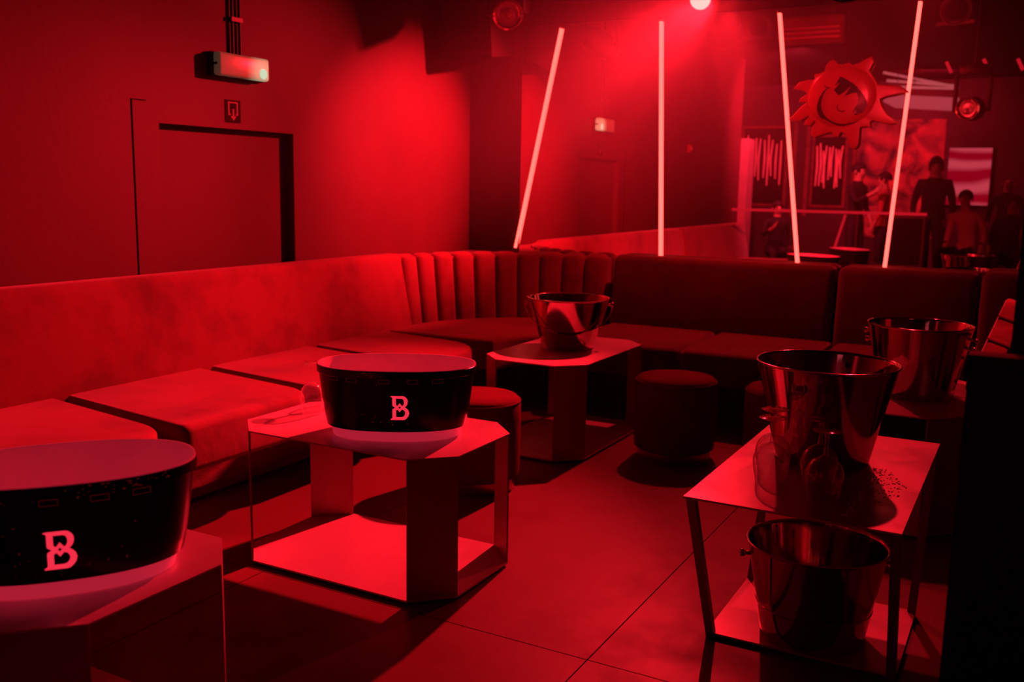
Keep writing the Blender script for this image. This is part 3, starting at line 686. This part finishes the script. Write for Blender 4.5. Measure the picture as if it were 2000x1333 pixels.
# painted mural and glowing screen
m, N, L, b = node_mat('mural_paint'); tc = N.new('ShaderNodeTexCoord'); n = N.new('ShaderNodeTexNoise'); n.inputs['Scale'].default_value = 2.2; n.inputs['Detail'].default_value = 7; n.inputs['Distortion'].default_value = 1.6
cr = N.new('ShaderNodeValToRGB'); e = cr.color_ramp.elements; e[0].position = .35; e[0].color = (.02, .01, .015, 1); e[1].position = .68; e[1].color = (.65, .15, .15, 1)
L.new(tc.outputs['Object'], n.inputs['Vector']); L.new(n.outputs['Fac'], cr.inputs[0]); L.new(cr.outputs[0], b.inputs['Base Color']); b.inputs['Roughness'].default_value = .6
mu = box('wall_mural', -2.66, -1.4, -4.3, -4.28, .6, 2.42, m); mu['label'] = 'blotchy red wall mural behind the guests, seen in the mirror'; mu['category'] = 'mural'
m = D.materials.new('screen_image'); m.use_nodes = True; N = m.node_tree.nodes; L = m.node_tree.links; N.clear()
tc = N.new('ShaderNodeTexCoord'); n = N.new('ShaderNodeTexWave'); n.wave_type = 'BANDS'; n.bands_direction = 'Z'; n.inputs['Scale'].default_value = 1.1; n.inputs['Distortion'].default_value = 5; n.inputs['Detail'].default_value = 1.0
cr = N.new('ShaderNodeValToRGB'); e = cr.color_ramp.elements; e[0].position = .2; e[0].color = (.3, .0, .01, 1); e[1].position = .9; e[1].color = (.6, .05, .08, 1)
em = N.new('ShaderNodeEmission'); em.inputs[1].default_value = 1.0; o_ = N.new('ShaderNodeOutputMaterial')
L.new(tc.outputs['Object'], n.inputs['Vector']); L.new(n.outputs['Fac'], cr.inputs[0]); L.new(cr.outputs[0], em.inputs[0]); L.new(em.outputs[0], o_.inputs[0])
tv = thing('video_screen', 'bright pinkish video screen behind the guests, seen in the mirror', 'screen', (-1.03, -4.2, 1.56))
box('panel', -.29, .29, -.02, .01, -.42, .42, m, tv); box('bezel', -.31, .31, -.09, -.02, -.44, .44, 'black_metal', tv)
# bar lamps
hl = thing('hanging_lamp', 'long glowing cylinder lamp hanging over the guests, seen in the mirror', 'lamp', (-1.56, -2.16, 2.50))
tube('shade', [(-.46, 0, .03), (-.30, 0, .01), (.46, 0, -.05)], [.02, .085, .085], 'shade', hl, 20)
for x in (-.3, .4): tube('cord', [(x, 0, .05), (x, 0, .5)], .004, 'black_metal', hl, 6)
for k, (lb, x0, z0, x1, z1, y) in enumerate((('upper slanting light strip under the ceiling at the back', -2.10, 2.93, -1.14, 2.70, -2.5),
                                             ('middle light strip under the ceiling at the back', -2.02, 2.80, -1.14, 2.70, -2.3),
                                             ('lower light strip under the ceiling at the back', -2.05, 2.71, -1.16, 2.66, -2.2))):
    s = thing('light_strip', lb + ', seen in the mirror', 'light tube', (x0, y, z0), 0, 'light strips near the back ceiling')
    tube('glowing_strip', [(0, 0, 0), (x1-x0, 0, z1-z0)], .018, 'strip', s, 10); tube('mounting_rod', [(.4, 0, 0), (.4, 0, ZC-z0)], .005, 'black_metal', s, 6)
for lb, x, z in (('left small slanting red lamp', -.80, 2.34), ('middle small slanting red lamp', -.52, 2.35), ('right small slanting red lamp', -.27, 2.34)):
    s = thing('small_lamp', lb + ' hanging at the upper right, seen in the mirror', 'lamp', (x, 2.84, z), 0, 'small red hanging lamps')
    tube('bulb_tube', [(-.025, 0, .05), (.02, 0, -.04)], .014, 'rail', s, 10); tube('cord', [(-.025, 0, .05), (-.025, 0, ZC-z)], .004, 'black_metal', s, 6)
# split air conditioner hung from the ceiling
ac = thing('air_conditioner', 'long air conditioner box under the ceiling, seen in the mirror', 'air conditioner', (-1.93, 2.84, 2.70))
box('casing', -.28, .28, -.11, .11, -.10, .12, 'velvet_worn', ac, bev=.03, seg=3)
for k in range(3): box('louvre', -.25, .25, .10, .125, -.075+k*.04, -.06+k*.04, 'panel', ac)
box('bracket', -.2, .2, -.05, .05, .12, .30, 'black_metal', ac)
dt = thing('smoke_detector', 'small red-lit alarm button box on the left wall, seen in the mirror', 'alarm', (XL, 1.14, 1.76))
box('box', 0, .03, -.045, .045, -.045, .045, 'cloth_red', dt, bev=.005); box('button', .03, .04, -.02, .02, -.02, .02, 'sheet', dt)

# ------------------------------------------------------------------ people (behind the camera, seen in the mirror)
def person(label, x, y, rz, h=1.72, pose='stand', top='cloth_black', lower='trouser', hair='short', arm='down', lean=0, bulk=1.0):
    k = h/1.74; V = []; E_ = []; Rr = []
    def v(p, r, par=None):
        V.append(Vector(p)*k); Rr.append(r*k*(bulk if r > .0445 and p[2] > .3 else 1))
        if par is not None: E_.append((par, len(V)-1))
        return len(V)-1
    dz = 0 if pose == 'stand' else -.34
    L_ = lean
    pel = v((0, 0, .95+dz), .125); bel = v((0, -.02*L_, 1.10+dz), .115, pel); che = v((0, -.08*L_, 1.30+dz), .14, bel)
    nb = v((0, -.13*L_, 1.46+dz), .075, che); nk = v((0, -.16*L_-.005, 1.53+dz), .055, nb)
    hd = v((0, -.19*L_-.02, 1.615+dz), .088, nk); ht = v((0, -.20*L_-.015, 1.69+dz), .072, hd); v((0, -.19*L_-.115, 1.60+dz), .014, hd)
    for s in (-1, 1):
        sh = v((s*.175, -.10*L_, 1.415+dz), .062, che)
        if arm == 'down' or (arm == 'raise' and s < 0):
            el_ = v((s*.24, .0-.06*L_, 1.14+dz), .044, sh); wr = v((s*.235, -.10-.06*L_, .93+dz), .03, el_); d = Vector((0, -.25, -1))
        else:
            el_ = v((s*.25, -.14-.1*L_, 1.20+dz), .044, sh); wr = v((s*.14, -.34-.1*L_, 1.32+dz), .03, el_); d = Vector((-s*.3, -.6, .75))
        d.normalize(); side = d.cross(Vector((s, .3, 0))).normalized(); side = side if side.length > .1 else Vector((0, 1, 0))
        w0 = V[wr]/k; pm = v(w0+d*.05, .034, wr)
        for q_ in range(4):
            o2 = side*(-.027+.018*q_); b0 = v(w0+d*.085+o2, .0105, pm); v(w0+d*(.155-.01*abs(q_-1.5))+o2+Vector((0, -.015, 0)), .008, b0)
        t0 = v(w0+d*.045-side*.045, .011, pm); v(w0+d*.085-side*.062, .009, t0)
        hp = v((s*.09, 0, .90+dz), .095, pel)
        if pose == 'stand': kn = v((s*.11, -.02, .50), .062, hp); an = v((s*.115, .03, .09), .042, kn); v((s*.13, -.14, .04), .036, an)
        else: kn = v((s*.15, -.44, .60), .068, hp); an = v((s*.15, -.40, .12), .042, kn); v((s*.16, -.56, .05), .036, an)
    me = D.meshes.new('body'); me.from_pydata([tuple(p) for p in V], E_, [])
    ob = D.objects.new('tmp', me); C.objects.link(ob)
    md = ob.modifiers.new('s', 'SKIN'); md.use_smooth_shade = True
    sk = me.skin_vertices[0].data
    for i_, r_ in enumerate(Rr): sk[i_].radius = (r_, r_*(.78 if i_ in (0, 1, 2) else 1))
    sk[0].use_root = True
    s2 = ob.modifiers.new('u', 'SUBSURF'); s2.levels = 1; s2.render_levels = 1
    dg = bpy.context.evaluated_depsgraph_get(); me2 = D.meshes.new_from_object(ob.evaluated_get(dg)); D.objects.remove(ob)
    t = thing('person', label, 'person', (x, y, 0), rz)
    for mm in (top, lower, 'skin', 'black_matte'): me2.materials.append(M[mm])
    wr_ = [V[i_] for i_ in range(len(V)) if abs(Rr[i_]-.03*k) < 1e-6 or abs(Rr[i_]-.034*k) < 1e-6]
    for p in me2.polygons:
        c = p.center; z = c.z/k-dz; i_ = 0
        if z > 1.50: i_ = 2
        elif any((c-w_).length < .12*k for w_ in wr_) and any((c-w_).length < .10*k for w_ in wr_): i_ = 2
        elif c.z/k < .07: i_ = 3
        elif z < .96 or (pose == 'sit' and c.y < -.12*k and c.z/k < .72): i_ = 1
        p.material_index = i_; p.use_smooth = True
    bo = D.objects.new('body', me2); C.objects.link(bo); bo.parent = t
    hc = V[hd]
    if hair != 'none':
        bm = bmesh.new(); bmesh.ops.create_icosphere(bm, subdivisions=3, radius=1)
        bmesh.ops.transform(bm, matrix=Matrix.Translation(hc+Vector((0, .018, .035))*k) @ Matrix.Diagonal((.092*k, .105*k, (.10 if hair == 'short' else .13)*k, 1)), verts=bm.verts[:])
        cut = hc.z+(-.01 if hair == 'short' else -.12)*k
        bmesh.ops.delete(bm, geom=[v_ for v_ in bm.verts if v_.co.z < cut or (v_.co.y < hc.y-.055*k and v_.co.z < hc.z+.05*k)], context='VERTS')
        bm_obj('hair' if hair != 'cap' else 'cap', bm, 'hair', t, smooth=True)
        if hair == 'hood':
            pass
    bm = bmesh.new()
    for s in (-1, 1): bmesh.ops.create_icosphere(bm, subdivisions=1, radius=.012*k, matrix=Matrix.Translation(hc+Vector((s*.034, -.082, .022))*k))
    bm_obj('eyes', bm, 'hair', t)
    bm = bmesh.new()
    for s in (-1, 1): bmesh.ops.create_icosphere(bm, subdivisions=2, radius=.02*k, matrix=Matrix.Translation(hc+Vector((s*.09, .01, 0))*k) @ Matrix.Diagonal((.4, .8, 1.3, 1)))
    bm_obj('ears', bm, 'skin', t, smooth=True)
    return t
def barstool(label, x, y, h=.60):
    t = thing('bar_stool', label, 'stool', (x, y, 0), 0, 'black stools under the seated guests')
    lathe('seat', [(0, h-.06), (.17, h-.06), (.18, h-.04), (.18, h-.01), (.16, h), (0, h)], 'black_matte', t, 24)
    lathe('post', [(0, 0), (.16, 0), (.16, .015), (.025, .03), (.025, h-.06)], 'black_metal', t, 20)
person('standing person all in black, tallest dark silhouette in the mirror', -1.30, -2.2, PI-.1, 1.76, 'stand', hair='long', bulk=1.25)
person('person in black with raised arm behind the glowing railing, seen in the mirror', -2.28, -2.2, .4+PI/2, 1.70, 'stand', arm='raise', hair='short')
person('person in a red top facing the one with the raised arm, seen in the mirror', -1.93, -2.25, -PI/2, 1.58, 'stand', top='cloth_red', hair='short')
person('seated person in a pale shirt right of the black silhouette, seen in the mirror', -.83, -1.9, PI+.35, 1.68, 'sit', top='cloth_pale', lean=.8)
person('seated person in black farthest right in the mirror', -.36, -2.4, PI, 1.60, 'sit', hair='short')
person('bald red-lit person behind the rightmost seated guest, seen in the mirror', -.45, -3.0, PI, 1.56, 'stand', hair='none')
person('person sitting behind the railing beside the pale pillar, seen in the mirror', -3.15, -1.35, PI-.5, 1.45, 'sit', top='cloth_black', arm='raise')
barstool('black stool under the guest in the pale shirt', -.83, -1.9, .46); barstool('black stool under the rightmost seated guest', -.36, -2.4, .44)
barstool('black stool under the guest behind the railing', -3.15, -1.35, .38)

# ------------------------------------------------------------------ haze in the room
HAZE = .042
m = D.materials.new('haze'); m.use_nodes = True; N = m.node_tree.nodes; L = m.node_tree.links; N.clear()
tc = N.new('ShaderNodeTexCoord'); sx = N.new('ShaderNodeSeparateXYZ'); L.new(tc.outputs['Object'], sx.inputs[0])
def ramp(sock, a, b_):
    r = N.new('ShaderNodeMapRange'); r.interpolation_type = 'SMOOTHSTEP'; r.inputs['From Min'].default_value = a; r.inputs['From Max'].default_value = b_
    L.new(sock, r.inputs['Value']); return r.outputs['Result']
def mul(a, b_):
    q = N.new('ShaderNodeMath'); q.operation = 'MULTIPLY'; L.new(a, q.inputs[0])
    if isinstance(b_, float): q.inputs[1].default_value = b_
    else: L.new(b_, q.inputs[1])
    return q.outputs[0]
dn = mul(mul(ramp(sx.outputs['Y'], 3.2, 5.0), ramp(sx.outputs['Z'], .75, 1.6)), HAZE)
v_ = N.new('ShaderNodeVolumeScatter'); v_.inputs['Anisotropy'].default_value = .2; L.new(dn, v_.inputs['Density'])
o_ = N.new('ShaderNodeOutputMaterial'); L.new(v_.outputs[0], o_.inputs['Volume'])
hz = box('haze', -3.598, 1.2, 3.2, YM-.001, .9, ZC-.002, m); hz['kind'] = 'stuff'; hz['label'] = 'bank of stage haze drifting under the ceiling before the mirror'; hz['category'] = 'haze'
